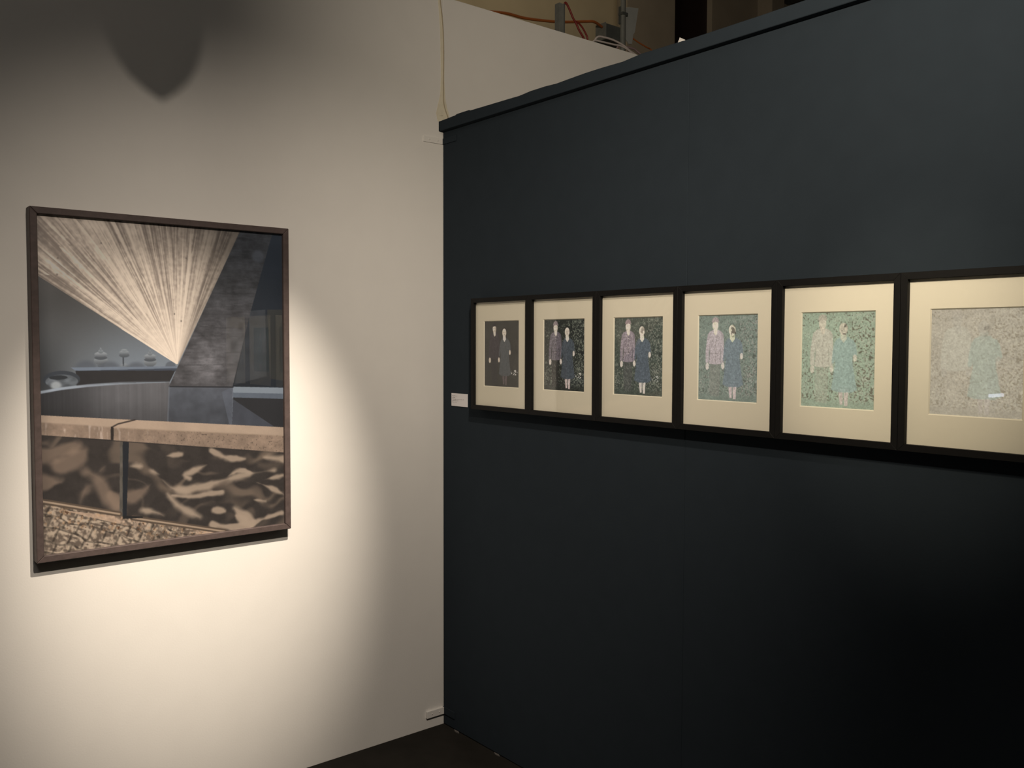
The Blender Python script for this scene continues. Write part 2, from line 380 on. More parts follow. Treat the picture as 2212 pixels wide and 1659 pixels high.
# ---- the large architectural photograph (outlines in sheet coordinates: u to the right, v down)
B = {
 'apex': [(0.526, 0.4419)],
 'fan': [(0.526, 0.444), (0.0037, 0.1793), (-0.0158, -0.0168), (0.8084, -0.0046)],
 'ledge': [(0.1131, 0.4471), (0.5253, 0.4482), (0.516, 0.4616), (0.1312, 0.4573)],
 'under': [(0.1312, 0.4573), (0.516, 0.4616), (0.4931, 0.4969), (0.3785, 0.4969), (0.2379, 0.4986), (0.1727, 0.5029), (0.1328, 0.5029)],
 'bell1': [(0.2246, 0.4152)],
 'bell2': [(0.3136, 0.4197)],
 'bell3': [(0.4149, 0.4224)],
 'bellunit': [(0.2241, 0.4349), (0.2486, 0.4351), (0.2246, 0.4152)],
 'bowl': [(0.0809, 0.4824), (0.1465, 0.4836), (0.0816, 0.4566)],
 'bowlin': [(0.0599, 0.4992)],
 'rim': [(0.0008, 0.5192), (0.0777, 0.5095), (0.1727, 0.5025), (0.2934, 0.4979), (0.4901, 0.4968)],
 'parapet': [(0.0007, 0.5213), (0.0776, 0.5125), (0.1727, 0.5042), (0.2933, 0.4997), (0.4931, 0.4978), (0.4846, 0.631), (-0.0011, 0.5936)],
 'pillar': [(0.5258, 0.4502), (0.8084, -0.0046), (0.9561, -0.005), (0.9306, 0.0579), (0.8489, 0.2661), (0.7622, 0.5186), (0.4881, 0.5126)],
 'pillar_r': [(0.7948, 0.3103), (0.8489, 0.2661), (0.7622, 0.5186), (0.71, 0.5175)],
 'base': [(0.4898, 0.5121), (0.764, 0.52), (0.7567, 0.6498), (0.4816, 0.6309)],
 'bside': [(0.7131, 0.5347), (0.764, 0.52), (0.7567, 0.6498), (0.7469, 0.6493)],
 'back': [(0.9197, -0.0421), (1.0442, -0.0504), (1.0118, 0.5277), (0.7622, 0.5186), (0.8489, 0.2661), (0.9306, 0.0579)],
 'back2': [(0.8489, 0.2661), (0.9156, 0.2605), (0.9187, 0.4857), (0.7681, 0.5136)],
 'back3': [(0.9248, 0.2603), (1.0151, 0.2585), (1.0121, 0.5052), (0.9371, 0.4949)],
 'ledger': [(0.7637, 0.5384), (1.0032, 0.548), (1.003, 0.5661), (0.7635, 0.5544)],
 'under_r': [(0.7635, 0.5544), (1.003, 0.5661), (1.0016, 0.673), (0.7567, 0.6522)],
 'slope': [(0.7634, 0.5602), (0.9526, 0.6597), (0.7567, 0.6498)],
 'btop': [(-0.0009, 0.585), (0.3532, 0.6132), (1.0017, 0.6644), (1.0014, 0.6937), (0.2681, 0.6331), (0.2571, 0.629), (-0.0014, 0.6042)],
 'bfront1': [(-0.0014, 0.6042), (0.2571, 0.629), (0.2562, 0.6697), (-0.0024, 0.6425)],
 'bfront2': [(0.2681, 0.6331), (1.0014, 0.6937), (1.0007, 0.7518), (0.2673, 0.672)],
 'joint': [(0.2617, 0.6717), (0.2637, 0.6307), (0.2851, 0.6226), (0.3503, 0.6127)],
 'panel': [(-0.0024, 0.6425), (0.2562, 0.6697), (1.0007, 0.7518), (0.9972, 1.0279), (0.7056, 0.9986), (-0.0073, 0.8368)],
 'bshadow': [(-0.0024, 0.6446), (0.2617, 0.6717), (0.4624, 0.6949), (1.0006, 0.7564)],
 'post': [(0.2912, 0.6768), (0.3018, 0.6783), (0.2967, 0.9158), (0.2844, 0.9133)],
 'post2': [(0.3018, 0.6783), (0.3261, 0.6813), (0.3114, 0.919), (0.2967, 0.9158)],
 'post_gap': [(0.2969, 0.9076), (0.3757, 0.9172), (0.3756, 0.9218), (0.2967, 0.9176)],
 'line1': [(-0.0073, 0.836), (0.2846, 0.9011)],
 'line2': [(0.3354, 0.918), (0.7185, 0.999)],
 'ground': [(-0.0074, 0.8411), (0.2845, 0.9065), (0.725, 1.003), (-0.0066, 1.009)],
 'sand': [(0.0689, 0.8693), (0.2845, 0.9088), (0.725, 1.003), (0.5785, 1.0002), (0.3691, 0.9556), (0.1743, 0.9008)],
 'strokes': [([(0.4773, 0.8541), (0.5128, 0.8898), (0.5613, 0.9177), (0.6108, 0.9412)], 0.0198), ([(0.4543, 0.8057), (0.4957, 0.8368), (0.5503, 0.8457), (0.6188, 0.8415), (0.7083, 0.8289), (0.8138, 0.8168), (0.909, 0.811), (0.9506, 0.8113)], 0.0185), ([(0.4952, 0.8602), (0.5684, 0.8708), (0.6372, 0.8692), (0.7077, 0.8652)], 0.0097), ([(0.5694, 0.8117), (0.5512, 0.7986), (0.5822, 0.7889), (0.6452, 0.7716)], 0.0141), ([(0.8674, 0.8454), (0.9359, 0.8706), (0.9988, 0.8983)], 0.0105), ([(0.7656, 0.9261), (0.8117, 0.9598), (0.8517, 0.9884)], 0.0198), ([(0.6673, 0.9706), (0.7384, 0.9848), (0.8247, 0.9907), (0.893, 0.9748), (0.9839, 0.9615)], 0.0105), ([(0.6651, 0.7248), (0.729, 0.7527), (0.8146, 0.7627)], 0.0123), ([(0.9028, 0.7631), (0.9933, 0.7736)], 0.0149), ([(0.8948, 0.8399), (0.9926, 0.8303)], 0.0114), ([(0.3253, 0.851), (0.3715, 0.841), (0.4128, 0.8166)], 0.0149), ([(0.4136, 0.7752), (0.4487, 0.7914)], 0.0176), ([(0.4957, 0.8368), (0.5686, 0.8566)], 0.0264), ([(0.3819, 0.897), (0.4345, 0.911), (0.458, 0.9224)], 0.0149), ([(0.333, 0.7561), (0.3732, 0.7587)], 0.0149), ([(0.853, 0.9039), (0.9076, 0.9135)], 0.0097), ([(0.6746, 0.9229), (0.7196, 0.9318)], 0.0114), ([(0.7279, 0.8181), (0.794, 0.8007), (0.8678, 0.8181)], 0.0088), ([(0.8114, 0.9746), (0.7718, 0.9512)], 0.0132), ([(0.4736, 0.7327), (0.534, 0.7316)], 0.0105), ([(0.1667, 0.763), (0.2042, 0.7833), (0.2253, 0.8161), (0.2411, 0.8531), (0.2794, 0.8834)], 0.0228), ([(0.1602, 0.8111), (0.1435, 0.8406), (0.1377, 0.86)], 0.0198), ([(0.0013, 0.6982), (0.0629, 0.691), (0.1365, 0.682)], 0.0176), ([(0.072, 0.7435), (0.125, 0.7207), (0.1629, 0.6966)], 0.0242), ([(-0.0009, 0.7858), (0.0709, 0.7868)], 0.0132), ([(0.2112, 0.7127), (0.2884, 0.7262)], 0.0149), ([(0.2379, 0.7455), (0.21, 0.7659)], 0.0167), ([(0.2524, 0.8406), (0.2797, 0.8699)], 0.0132)],
}

GW, GH = 470, 616
cv = Canvas(GH * 2, GW * 2, 1.014 / 0.772)
H_, W_ = cv.h, cv.w
U, V = cv.u, cv.v
S = lambda *c: np.array(c, float)
fine = fbm(H_, W_, 300, 230, 3, 2)
mid = fbm(H_, W_, 40, 30, 9, 4)
low = fbm(H_, W_, 8, 6, 21, 3)
def tex(col, amp, n):                               # a colour field with grain
    return S(*col)[None, None, :] * (1 + amp * (n[..., None] - 0.5) * 2)
# plaster niche behind
g = sstep(0.17, 0.52, V + 0.10 * (U - 0.25)) * (0.45 + 0.55 * sstep(0.0, 0.35, U))
cv.px = S(78, 74, 69) * (1 - g[..., None]) + S(132, 137, 141) * g[..., None]
cv.px *= (1 - 0.35 * sstep(0.16, 0.0, U) * sstep(0.3, 0.5, V))[..., None]
cv.px *= (1 + 0.03 * (fine[..., None] - 0.5))
# shadows of the clay bells, then the bells
ku = 0.0255
for (bu, bv), kind in ((B['bell1'][0], 0), (B['bell2'][0], 1), (B['bell3'][0], 0)):
    e = cv.ell(bu - 0.055, bv + 0.034, 0.042, 0.024); cv.put(0.75 * sstep(1.25, 0.6, e) * (V < bv + 0.036), S(88, 90, 94))
    def disc(dv, r, hgt, top_, bot):
        e2 = cv.ell(bu, bv + dv, r, hgt); t = np.clip((V - bv - dv) / hgt * 0.5 + 0.5, 0, 1)[..., None]
        c = S(*top_) * (1 - t) + S(*bot) * t
        cv.put(sstep(1.08, 0.92, e2), c)
    if kind == 0:
        disc(0.026, 0.013, 0.010, (120, 122, 124), (80, 82, 84))
        disc(0.012, 0.026, 0.013, (160, 162, 160), (92, 93, 94))
        disc(0.004, 0.024, 0.006, (92, 93, 94), (80, 82, 84))
        disc(-0.006, 0.024, 0.008, (165, 166, 164), (95, 96, 97))
        disc(-0.015, 0.010, 0.006, (140, 142, 142), (110, 112, 112)); disc(-0.022, 0.0035, 0.005, (140, 142, 142), (110, 112, 112))
    else:
        disc(0.028, 0.017, 0.011, (140, 142, 142), (92, 94, 95))
        cv.put(cv.ell(bu - 0.004, bv + 0.008, 0.0035, 0.018) < 1, S(80, 82, 84))
        disc(-0.008, 0.020, 0.007, (110, 112, 112), (80, 82, 84))
        disc(-0.016, 0.019, 0.007, (160, 162, 160), (96, 98, 99))
        disc(-0.023, 0.012, 0.004, (150, 152, 150), (120, 122, 122))
e = cv.ell(0.497, 0.448, 0.022, 0.016); cv.put(sstep(1.1, 0.8, e) * 0.7, S(88, 90, 94))
# ledge and the dark under it
cv.put(cv.poly(B['ledge']), tex((118, 124, 132), 0.06, mid))
cv.put(cv.poly([(p[0], p[1] + 0.006) for p in B['ledge'][1:3]] + B['ledge'][2:3] + B['ledge'][3:]), S(70, 74, 82))
cv.put(cv.poly(B['under']), tex((50, 47, 46), 0.06, mid))
# wicker bowl on the rim
(bu, bv), (be, _), (_, bt) = B['bowl']
e = cv.ell(bu, bv, be - bu, bv - bt)
cv.put(sstep(1.03, 0.97, e), S(62, 64, 67)); cv.put(sstep(1.03, 0.97, cv.ell(bu, bv + 0.006, (be - bu) * 0.88, (bv - bt) * 0.8)), tex((96, 98, 99), 0.3, fbm(H_, W_, 120, 40, 5, 2)))
cv.put(sstep(1.05, 0.95, cv.ell(bu - 0.012, bv - 0.006, (be - bu) * 0.5, (bv - bt) * 0.25)), S(52, 53, 54))
iu, iv = B['bowlin'][0]; cv.put(0.8 * sstep(1.2, 0.5, cv.ell(iu, iv, 0.022, 0.014)), S(172, 172, 168))
# curved parapet with board marks
strk = vnoise(H_, W_, 2, 150, 31) * 0.6 + vnoise(H_, W_, 3, 320, 32) * 0.4
pk = 0.72 + 0.5 * sstep(0.05, 0.3, U)
cv.put(cv.poly(B['parapet']), tex((80, 77, 76), 0.11, 0.6 * strk + 0.4 * mid) * pk[..., None] * (1.05 - 0.25 * sstep(0.52, 0.63, V))[..., None])
cv.put(sstep(0.0075, 0.003, cv.dist(B['rim'])) * sstep(0.6, 0.02, U), S(158, 162, 166))
# dark hall on the right
cv.put(cv.poly(B['back']), tex((32, 36, 41), 0.10, low))
cv.put(cv.poly(B['back2']), tex((54, 56, 59), 0.16, mid))
cv.put(cv.poly(B['back3']), tex((47, 47, 45), 0.08, low))
cv.put(cv.poly(B['under_r']), tex((45, 44, 45), 0.08, low))
cv.put(cv.poly(B['slope']), tex((70, 71, 76), 0.08, mid))
cv.put(cv.poly(B['ledger']), tex((96, 101, 108), 0.08, mid))
# leaning concrete pier and its base
brd = vnoise(H_, W_, 110, 5, 41) * 0.45 + vnoise(H_, W_, 240, 40, 42) * 0.55
pk2 = sstep(0.06, 0.44, V)[..., None]
pc = S(43, 43, 44)[None, None] * (1 - pk2) + S(84, 80, 79)[None, None] * pk2
pc = pc * (1 + 0.15 * (brd - 0.5) * 2 + 0.28 * (mid - 0.5) * 2 + 0.10 * (fine - 0.5))[..., None]
pc = pc * (1 + 0.42 * np.exp(-((U - 0.66) / 0.07) ** 2 - ((V - 0.43) / 0.06) ** 2))[..., None]
PM = cv.poly(B['pillar']); cv.put(PM, pc)
for vv in (0.132, 0.21, 0.322, 0.352, 0.405, 0.445):
    l = np.abs(V - vv - 0.004 * (samp(7, U * 14, U * 0 + vv * 90) - 0.5)) < 0.0016
    cv.put(l * PM * 0.30 * (mid > 0.47), S(40, 39, 39))
cv.put(sstep(1.2, 0.6, cv.ell(0.885, 0.083, 0.030, 0.022)) * 0.6, S(66, 68, 72))
bk = S(86, 87, 91)[None, None] * (1 + 0.14 * (mid - 0.5) * 2)[..., None] * (1.05 - 0.22 * sstep(0.5, 0.62, V))[..., None]
cv.put(cv.poly(B['base']), bk)
cv.put(0.6 * cv.poly(B['bside']), tex((98, 100, 107), 0.1, mid))
cv.put(sstep(0.004, 0.0015, cv.dist(B['base'][:2])), S(44, 44, 46))
cv.put(0.5 * sstep(0.004, 0.0015, cv.dist([B['base'][0], B['base'][3]])), S(118, 120, 124))
# the fan of board-marked concrete
au, av = B['apex'][0]
asp = cv.asp
dx = (U - au); dy = (av - V) * asp
th = np.arctan2(dy, dx); r = np.hypot(dx, dy)
thn = (th - math.radians(30)) / math.radians(130)     # 0 right edge .. 1 left edge
seg = np.floor(r * 2.6 + samp(52, thn * 40, thn * 0) * 3)
bands = samp(51, thn * 96 + seg * 17.3, seg * 0 + 0.5)
b2 = samp(53, thn * 170 + seg * 5.1, r * 3.0); b3 = samp(54, thn * 330, r * 9.0); b4 = samp(55, thn * 34, r * 2.0)
blot = fbm(H_, W_, 110, 84, 61, 3)
st = 0.34 * bands + 0.26 * b2 + 0.18 * b3 + 0.22 * b4
st = sstep(0.28, 0.66, st + 0.17 * (blot - 0.5))
st = 1 - (1 - st) * (0.35 + 0.65 * sstep(0.04, 0.35, r))
light = S(205, 184, 161)[None, None] * (1 + 0.24 * np.exp(-(r / 0.32) ** 2))[..., None]
darkc = S(132, 116, 102)[None, None] * (1 + 0.35 * np.exp(-(r / 0.25) ** 2))[..., None]
fanc = darkc * (1 - st[..., None]) + light * st[..., None]
shade = 1 - 0.50 * sstep(0.46, 0.08, thn)              # the side turned from the sun
shade = shade * (1 - 0.36 * sstep(0.30, 0.62, r) * sstep(0.9, 0.3, thn)) * (1 - 0.22 * sstep(0.35, 0.75, r))
fanc = fanc * shade[..., None]
edge = np.exp(-((thn - 0.165) / 0.012) ** 2); fanc = fanc * (1 + 0.45 * edge * (1 - 0.3 * r))[..., None]
fm = cv.poly(B['fan']); cv.put(fm, fanc)
for k in range(9):                                    # tie holes
    rs = random.Random(k); a = math.radians(62 + 95 * rs.random()); rr = 0.12 + 0.6 * rs.random()
    cv.put(fm * sstep(1.3, 0.6, cv.ell(au + rr * math.cos(a), av - rr * math.sin(a) / asp, 0.0036, 0.0032)) * 0.6, S(84, 74, 66))
# bench
top_c = S(176, 150, 126)[None, None] * (1 + 0.10 * (low - 0.5) * 2 + 0.05 * (fine - 0.5))[..., None]
cv.put(cv.poly(B['btop']), top_c)
drip = sstep(0.60, 0.85, vnoise(H_, W_, 24, 90, 71) * 0.6 + 0.4 * vnoise(H_, W_, 60, 160, 72)) * sstep(0.55, 0.2, U)
spk = sstep(0.66, 0.80, fbm(H_, W_, 210, 160, 73, 3)) * sstep(0.25, 0.6, U)
fc = S(146, 122, 102)[None, None] * (1 + 0.16 * (mid - 0.5) * 2)[..., None]
fc = fc * (1 - 0.30 * spk + 0.10 * (fine - 0.5))[..., None] + 38 * drip[..., None]
gap = [B['bfront1'][1], B['bfront2'][0], B['bfront2'][3], B['bfront1'][2]]
cv.put(cv.poly(gap), S(44, 38, 34))
for nm in ('bfront1', 'bfront2'): cv.put(cv.poly(B[nm]), fc)
cv.put(0.6 * sstep(0.006, 0.001, cv.dist(B['bfront1'][:2])), S(178, 152, 128)); cv.put(0.5 * sstep(0.006, 0.001, cv.dist(B['bfront2'][:2])), S(170, 144, 120))
cv.put(cv.poly(gap), S(44, 38, 34)); cv.put(0.85 * sstep(0.0042, 0.0020, cv.dist(B['joint'])), S(50, 42, 38))
# dappled panels under it
pm = cv.poly(B['panel']) & ~cv.poly(B['bfront1']) & ~cv.poly(B['bfront2'])
warp = fbm(H_, W_, 6, 5, 81, 3) - 0.5; warp2 = fbm(H_, W_, 7, 6, 82, 3) - 0.5
wx = U * 5 + V * 2.5 + 2.4 * warp; wy = V * 24 - U * 3 + 5.0 * warp2
dap = sstep(0.50, 0.86, 0.62 * samp(83, wx, wy) + 0.38 * samp(84, wx * 2.1 + 9, wy * 1.7)) * (0.66 - 0.10 * sstep(0.45, 0.3, U))
cv.put(pm, S(58, 51, 46)[None, None] * (1 + 0.10 * (fine - 0.5) + 0.25 * (mid - 0.5))[..., None])
cv.put(pm * dap, S(136, 114, 94))
wob2 = 0.020 * (fbm(H_, W_, 11, 9, 92, 3) - 0.5) * 2; wob = 0.009 * (fbm(H_, W_, 26, 20, 91, 3) - 0.5) * 2
for i, (pts, wd) in enumerate(B['strokes']):
    q = smooth_path([(p[0], p[1], 0) for p in pts], 4); q = [(p.x, p.y) for p in q]
    d = cv.brush(q, wd * 0.62) + wob + wob2 * (1.6 if pts[0][0] < 0.33 else 1.0)
    left = pts[0][0] < 0.33
    a = sstep(0.55 * wd + (0.012 if left else 0.004), -0.45 * wd, d) * (0.66 if left else 0.90)
    cv.put(pm * a, S(146, 121, 100) if left else S(172, 148, 124))
cv.put(pm * sstep(0.004, 0.0, V - 2) * 0, S(0, 0, 0))
bs = cv.poly(B['bshadow']); cv.put(bs * 0.7, S(40, 36, 34))
cv.put(cv.poly(B['post']), tex((92, 84, 74), 0.2, mid)); cv.put(cv.poly(B['post2']), tex((36, 38, 41), 0.06, mid))
# stone paving
ux = U * 0.772 / 0.042; uy = V * 1.014 / 0.034
cx = ux * 0.92 + uy * 0.35; cy = uy * 0.92 - ux * 0.50 + 0.5 * (samp(95, ux, uy) - 0.5)
row = np.floor(cy); fx = cx + 0.5 * (row % 2) + 0.35 * (samp(96, row, row * 0) - 0.5)
ed = np.minimum(np.abs(fx - np.round(fx)) * 1.0, np.abs(cy - row - 0.5) * -1 + 0.5)
rough = fbm(H_, W_, 120, 130, 97, 3); rough2 = samp(98, cx * 3, cy * 6)
stn = 0.55 * rough + 0.45 * rough2
gc = S(104, 88, 74)[None, None] * (1 - sstep(0.34, 0.68, stn))[..., None] + S(184, 160, 134)[None, None] * sstep(0.34, 0.68, stn)[..., None]
gc = gc * (0.66 + 0.34 * sstep(0.02, 0.12, ed))[..., None]
gm = cv.poly(B['ground']); cv.put(gm, gc)
sand = cv.poly(B['sand'])
cv.put(sand * sstep(0.35, 0.6, low + 0.25 * (rough - 0.5)) * 0.85, S(190, 158, 130)[None, None] * (1 + 0.2 * (rough - 0.5))[..., None])
leaf = sstep(0.62, 0.70, fbm(H_, W_, 110, 90, 101, 2)) * sstep(0.05, 0.0, np.abs(cv.dist([(0.02, 0.885), (0.38, 0.948), (0.62, 0.995)]) - 0.015))
cv.put(gm * leaf * 0.5, S(192, 148, 108)); cv.put(gm * sstep(0.64, 0.70, fbm(H_, W_, 130, 100, 103, 2)) * leaf, S(90, 64, 46))
for nm in ('line1', 'line2'):
    d = cv.dist(B[nm]); cv.put(sstep(0.012, 0.009, d), S(92, 76, 62)); cv.put(sstep(0.0045, 0.0025, d), S(170, 144, 118))
cv.put(cv.poly(B['post_gap']), S(38, 36, 34))
cv.put(sstep(0.05, 0.0, U) * 0.12, S(30, 28, 27))
seen = cv.half() if True else None
seen = np.clip(seen, 0, 255)
uu = (np.arange(GW) + 0.5) / GW; vv = (np.arange(GH) + 0.5) / GH
# gallery light falling on the sheet, measured on a plain grey sheet: the ink is the look divided by that light
LIGHT = np.array([(0.316, 0.349, 0.378, 0.426, 0.451, 0.420, 0.417), (0.337, 0.391, 0.581, 0.800, 0.867, 0.739, 0.538), (0.372, 0.644, 1.060, 1.321, 1.380, 1.266, 0.933),
                  (0.541, 1.033, 1.441, 1.683, 1.739, 1.658, 1.321), (0.798, 1.312, 1.665, 1.847, 1.875, 1.813, 1.562), (1.002, 1.448, 1.726, 1.847, 1.870, 1.813, 1.646),
                  (1.118, 1.504, 1.701, 1.781, 1.802, 1.759, 1.654), (1.142, 1.476, 1.628, 1.676, 1.690, 1.660, 1.586), (1.127, 1.417, 1.536, 1.565, 1.569, 1.553, 1.489),
                  (1.087, 1.348, 1.456, 1.479, 1.482, 1.466, 1.422), (1.043, 1.274, 1.369, 1.407, 1.417, 1.399, 1.340)])
LU = (0.05, 0.2, 0.35, 0.5, 0.65, 0.8, 0.95); LV = (0.03, 0.12, 0.22, 0.32, 0.42, 0.52, 0.62, 0.72, 0.82, 0.90, 0.97)
lm = np.stack([np.interp(uu, LU, row) for row in LIGHT]); lm = np.stack([np.interp(vv, LV, lm[:, i]) for i in range(GW)], 1)
TINT = np.array((1.0, 0.863, 0.703))
big_ink = srgb(seen) / (lm[..., None] * TINT)

# ------------------------------------------------------------------ framed pictures
def rails(x0, x1, z0, z1, w_, depth, m, parent, bev=0.0012):
    """four mitred rails, outer rectangle x0..x1, z0..z1, standing out to -depth"""
    o = [(x0, z1), (x1, z1), (x1, z0), (x0, z0)]
    i = [(x0 + w_, z1 - w_), (x1 - w_, z1 - w_), (x1 - w_, z0 + w_), (x0 + w_, z0 + w_)]
    for k in range(4):
        j = (k + 1) % 4
        prism('frame_rail', [o[k], o[j], i[j], i[k]], lambda s, t, d: (s, -d, t), 0.0005, depth, m, parent, bev)

def mat_board(x0, x1, z0, z1, px0, px1, pz0, pz1, yb, yf, m, parent):
    """board with a bevelled window"""
    bm = bmesh.new(); b = 0.0025
    def ring(a0, a1, b0, b1, y): return [bm.verts.new(c) for c in ((a0, y, b1), (a1, y, b1), (a1, y, b0), (a0, y, b0))]
    of = ring(x0, x1, z0, z1, yf); inf = ring(px0 - b, px1 + b, pz0 - b, pz1 + b, yf); inb = ring(px0, px1, pz0, pz1, yb); ob = ring(x0, x1, z0, z1, yb)
    for A, C in ((of, inf), (inf, inb), (inb, ob), (ob, of)):
        for k in range(4): bm.faces.new((A[k], A[(k + 1) % 4], C[(k + 1) % 4], C[k]))
    return link('mat_board', bm, m, parent)

# the large photograph on the white wall
BX0, BX1, BZ0, BZ1 = -1.4985, -0.6855, 0.9035, 1.9585
bp = empty('large_framed_photograph', (BX0, 0, BZ0))
tag(bp, 'large brown-framed photograph of a fan-shaped concrete vault over a bench on the white wall', 'picture frame')
BW, BH = BX1 - BX0, BZ1 - BZ0
rails(0, BW, 0, BH, 0.0205, 0.043, M_BIGFRAME, bp, 0.002)
sheet('print', big_ink, BW - 0.038, BH - 0.038, bp, (0.019, -0.030, 0.019))
box('glass', (0.018, -0.0345, 0.018), (BW - 0.018, -0.0325, BH - 0.018), M_GLASS, bp)

# the six photographs on the dark wall
NW, NH = 150, 180
def couple(k):
    """one print of the series: the same two standing figures, fading away from first to last"""
    c = Canvas(NH * 2, NW * 2, 1.2); h, w_ = c.h, c.w; U, V = c.u, c.v
    P = COUPLE[k]
    f1 = fbm(h, w_, 70, 58, 200, 3); f2 = fbm(h, w_, 74, 62, 230, 3); f3 = fbm(h, w_, 90, 76, 260, 2); lo = fbm(h, w_, 9, 8, 290, 3)
    dens = 0.55 * sstep(0.35, 0.95, U) + 0.55 * sstep(0.35, 0.95, V) * sstep(0.25, 0.6, V) + 0.25
    c.px = S(*P['bg'])[None, None] * (1 + P['bgv'] * (lo - 0.5) * 2 + 0.10 * (f3 - 0.5))[..., None]
    # leaves: pale then dark flecks
    c.put(sstep(P['lt'] + 0.08, P['lt'] - 0.10, 1 - f1 * (0.76 + 0.34 * dens)) * P['la'], S(*P['leaf']))
    c.put(sstep(P['dt'] + 0.02, P['dt'] + 0.09, f2 * (0.86 + 0.18 * dens)) * P['da'], S(*P['fleck']))
    grass = sstep(0.90, 0.95, V + 0.05 * (lo - 0.5)); c.put(grass * 0.8, S(*P['bg']) * 0.93)
    bl = P['blur']; wob = 0.012 * (f1 - 0.5) + 0.02 * bl * (lo - 0.5) * 4
    def fig(m, col, a=1.0, tx=0.10): c.put(m * a * P['fa'], S(*col)[None, None] * (1 + tx * (f1 - 0.5) * 2)[..., None])
    def soft(pts, s=0.006):
        q = pts + [pts[0]]; ins = c.poly(pts); d = c.dist(q) + wob; return np.where(ins, 1.0, sstep(s * (1 + 5 * bl), 0, d))
    # soldier
    fig(soft([(0.215, 0.555), (0.285, 0.555), (0.300, 0.62), (0.315, 0.555), (0.385, 0.56), (0.375, 0.75), (0.365, 0.945), (0.300, 0.95), (0.296, 0.70), (0.286, 0.945), (0.215, 0.94), (0.20, 0.72)]), P['trou'], P['ta'])
    fig(soft([(0.26, 0.175), (0.345, 0.175), (0.405, 0.20), (0.430, 0.235), (0.438, 0.35), (0.445, 0.49), (0.440, 0.55), (0.400, 0.555), (0.388, 0.40), (0.375, 0.36), (0.380, 0.46), (0.395, 0.565),
              (0.30, 0.575), (0.190, 0.565), (0.205, 0.45), (0.200, 0.36), (0.185, 0.42), (0.178, 0.555), (0.130, 0.555), (0.130, 0.42), (0.148, 0.30), (0.165, 0.225), (0.20, 0.195)]), P['jack'], 1.0, P['jt'])
    for p in ([(0.245, 0.30), (0.275, 0.305)], [(0.325, 0.30), (0.36, 0.30)], [(0.305, 0.20), (0.30, 0.56)], [(0.20, 0.36), (0.195, 0.55)], [(0.378, 0.36), (0.385, 0.54)], [(0.20, 0.45), (0.385, 0.45)]):
        c.put(sstep(0.008, 0.002, c.dist(p) + wob * 0.5) * P['fold'], S(*P['jack']) * P['foldk'])
    for q in ((0.30, 0.27), (0.30, 0.33), (0.30, 0.39), (0.30, 0.46), (0.25, 0.245), (0.355, 0.24)):
        c.put(sstep(1.2, 0.6, c.ell(q[0], q[1], 0.009, 0.008)) * P['btn'], S(*P['face']))
    fig(sstep(1.08, 0.9, c.ell(0.158, 0.60, 0.032, 0.042)), P['hand']); fig(sstep(1.08, 0.9, c.ell(0.425, 0.590, 0.028, 0.038)), P['hand'])
    fig(soft([(0.262, 0.16), (0.325, 0.16), (0.325, 0.215), (0.30, 0.235), (0.272, 0.21)]), P['face'])
    fig(sstep(1.06, 0.92, c.ell(0.292, 0.118, 0.052, 0.062)), P['face'])
    fig(soft([(0.232, 0.085), (0.245, 0.045), (0.285, 0.022), (0.330, 0.035), (0.352, 0.085), (0.30, 0.078)]), P['cap'])
    if P['feat'] > 0:
        for (e1, e2, ru, rv) in ((0.274, 0.112, 0.010, 0.006), (0.312, 0.110, 0.010, 0.006), (0.294, 0.152, 0.014, 0.005)):
            c.put(sstep(1.2, 0.6, c.ell(e1, e2, ru, rv)) * P['feat'], S(*P['face']) * 0.5)
        c.put(sstep(1.3, 0.5, c.ell(0.330, 0.125, 0.022, 0.05)) * P['feat'] * 0.7, S(*P['face']) * 0.6)
    # woman
    fig(soft([(0.525, 0.80), (0.575, 0.80), (0.582, 0.87), (0.580, 0.955), (0.550, 0.957), (0.540, 0.90)]), P['leg']); fig(soft([(0.605, 0.80), (0.660, 0.80), (0.650, 0.88), (0.645, 0.965), (0.610, 0.967), (0.602, 0.89)]), P['leg'])
    fig(soft([(0.535, 0.265), (0.64, 0.265), (0.715, 0.30), (0.745, 0.345), (0.762, 0.44), (0.735, 0.475), (0.705, 0.43), (0.700, 0.50), (0.730, 0.65), (0.765, 0.80), (0.70, 0.825), (0.60, 0.830), (0.50, 0.825),
              (0.430, 0.805), (0.455, 0.66), (0.480, 0.52), (0.478, 0.44), (0.455, 0.53), (0.430, 0.53), (0.440, 0.42), (0.462, 0.325), (0.49, 0.29)]), P['dress'], 1.0, P['dtx'])
    fig(sstep(1.08, 0.9, c.ell(0.738, 0.475, 0.026, 0.036)), P['hand'])
    fig(soft([(0.545, 0.225), (0.61, 0.225), (0.62, 0.28), (0.585, 0.315), (0.545, 0.28)]), P['coll'])
    fig(sstep(1.06, 0.92, c.ell(0.578, 0.178, 0.058, 0.062)), P['face'])
    c.put(sstep(0.014, 0.004, np.abs(c.ell(0.576, 0.165, 0.066, 0.058) - 1) * 0.06) * (V < 0.165) * P['hair'], S(*P['bg']) * 0.7)
    if P['feat'] > 0:
        for (e1, e2, ru, rv) in ((0.560, 0.175, 0.011, 0.006), (0.600, 0.175, 0.011, 0.006), (0.580, 0.212, 0.014, 0.005)):
            c.put(sstep(1.2, 0.6, c.ell(e1, e2, ru, rv)) * P['feat'], S(*P['face']) * 0.5)
    if P['spot'] > 0:
        c.put(sstep(0.50, 0.62, fbm(h, w_, 22, 20, 320 + k, 3)) * sstep(1.2, 0.7, c.ell(0.60, 0.19, 0.05, 0.07)) * P['spot'], S(70, 62, 54))
    c.px *= (1 + P['gr'] * 0.6 * (f3[..., None] - 0.5) * 2 + P['gr'] * 0.5 * (f1[..., None] - 0.5) * 2)
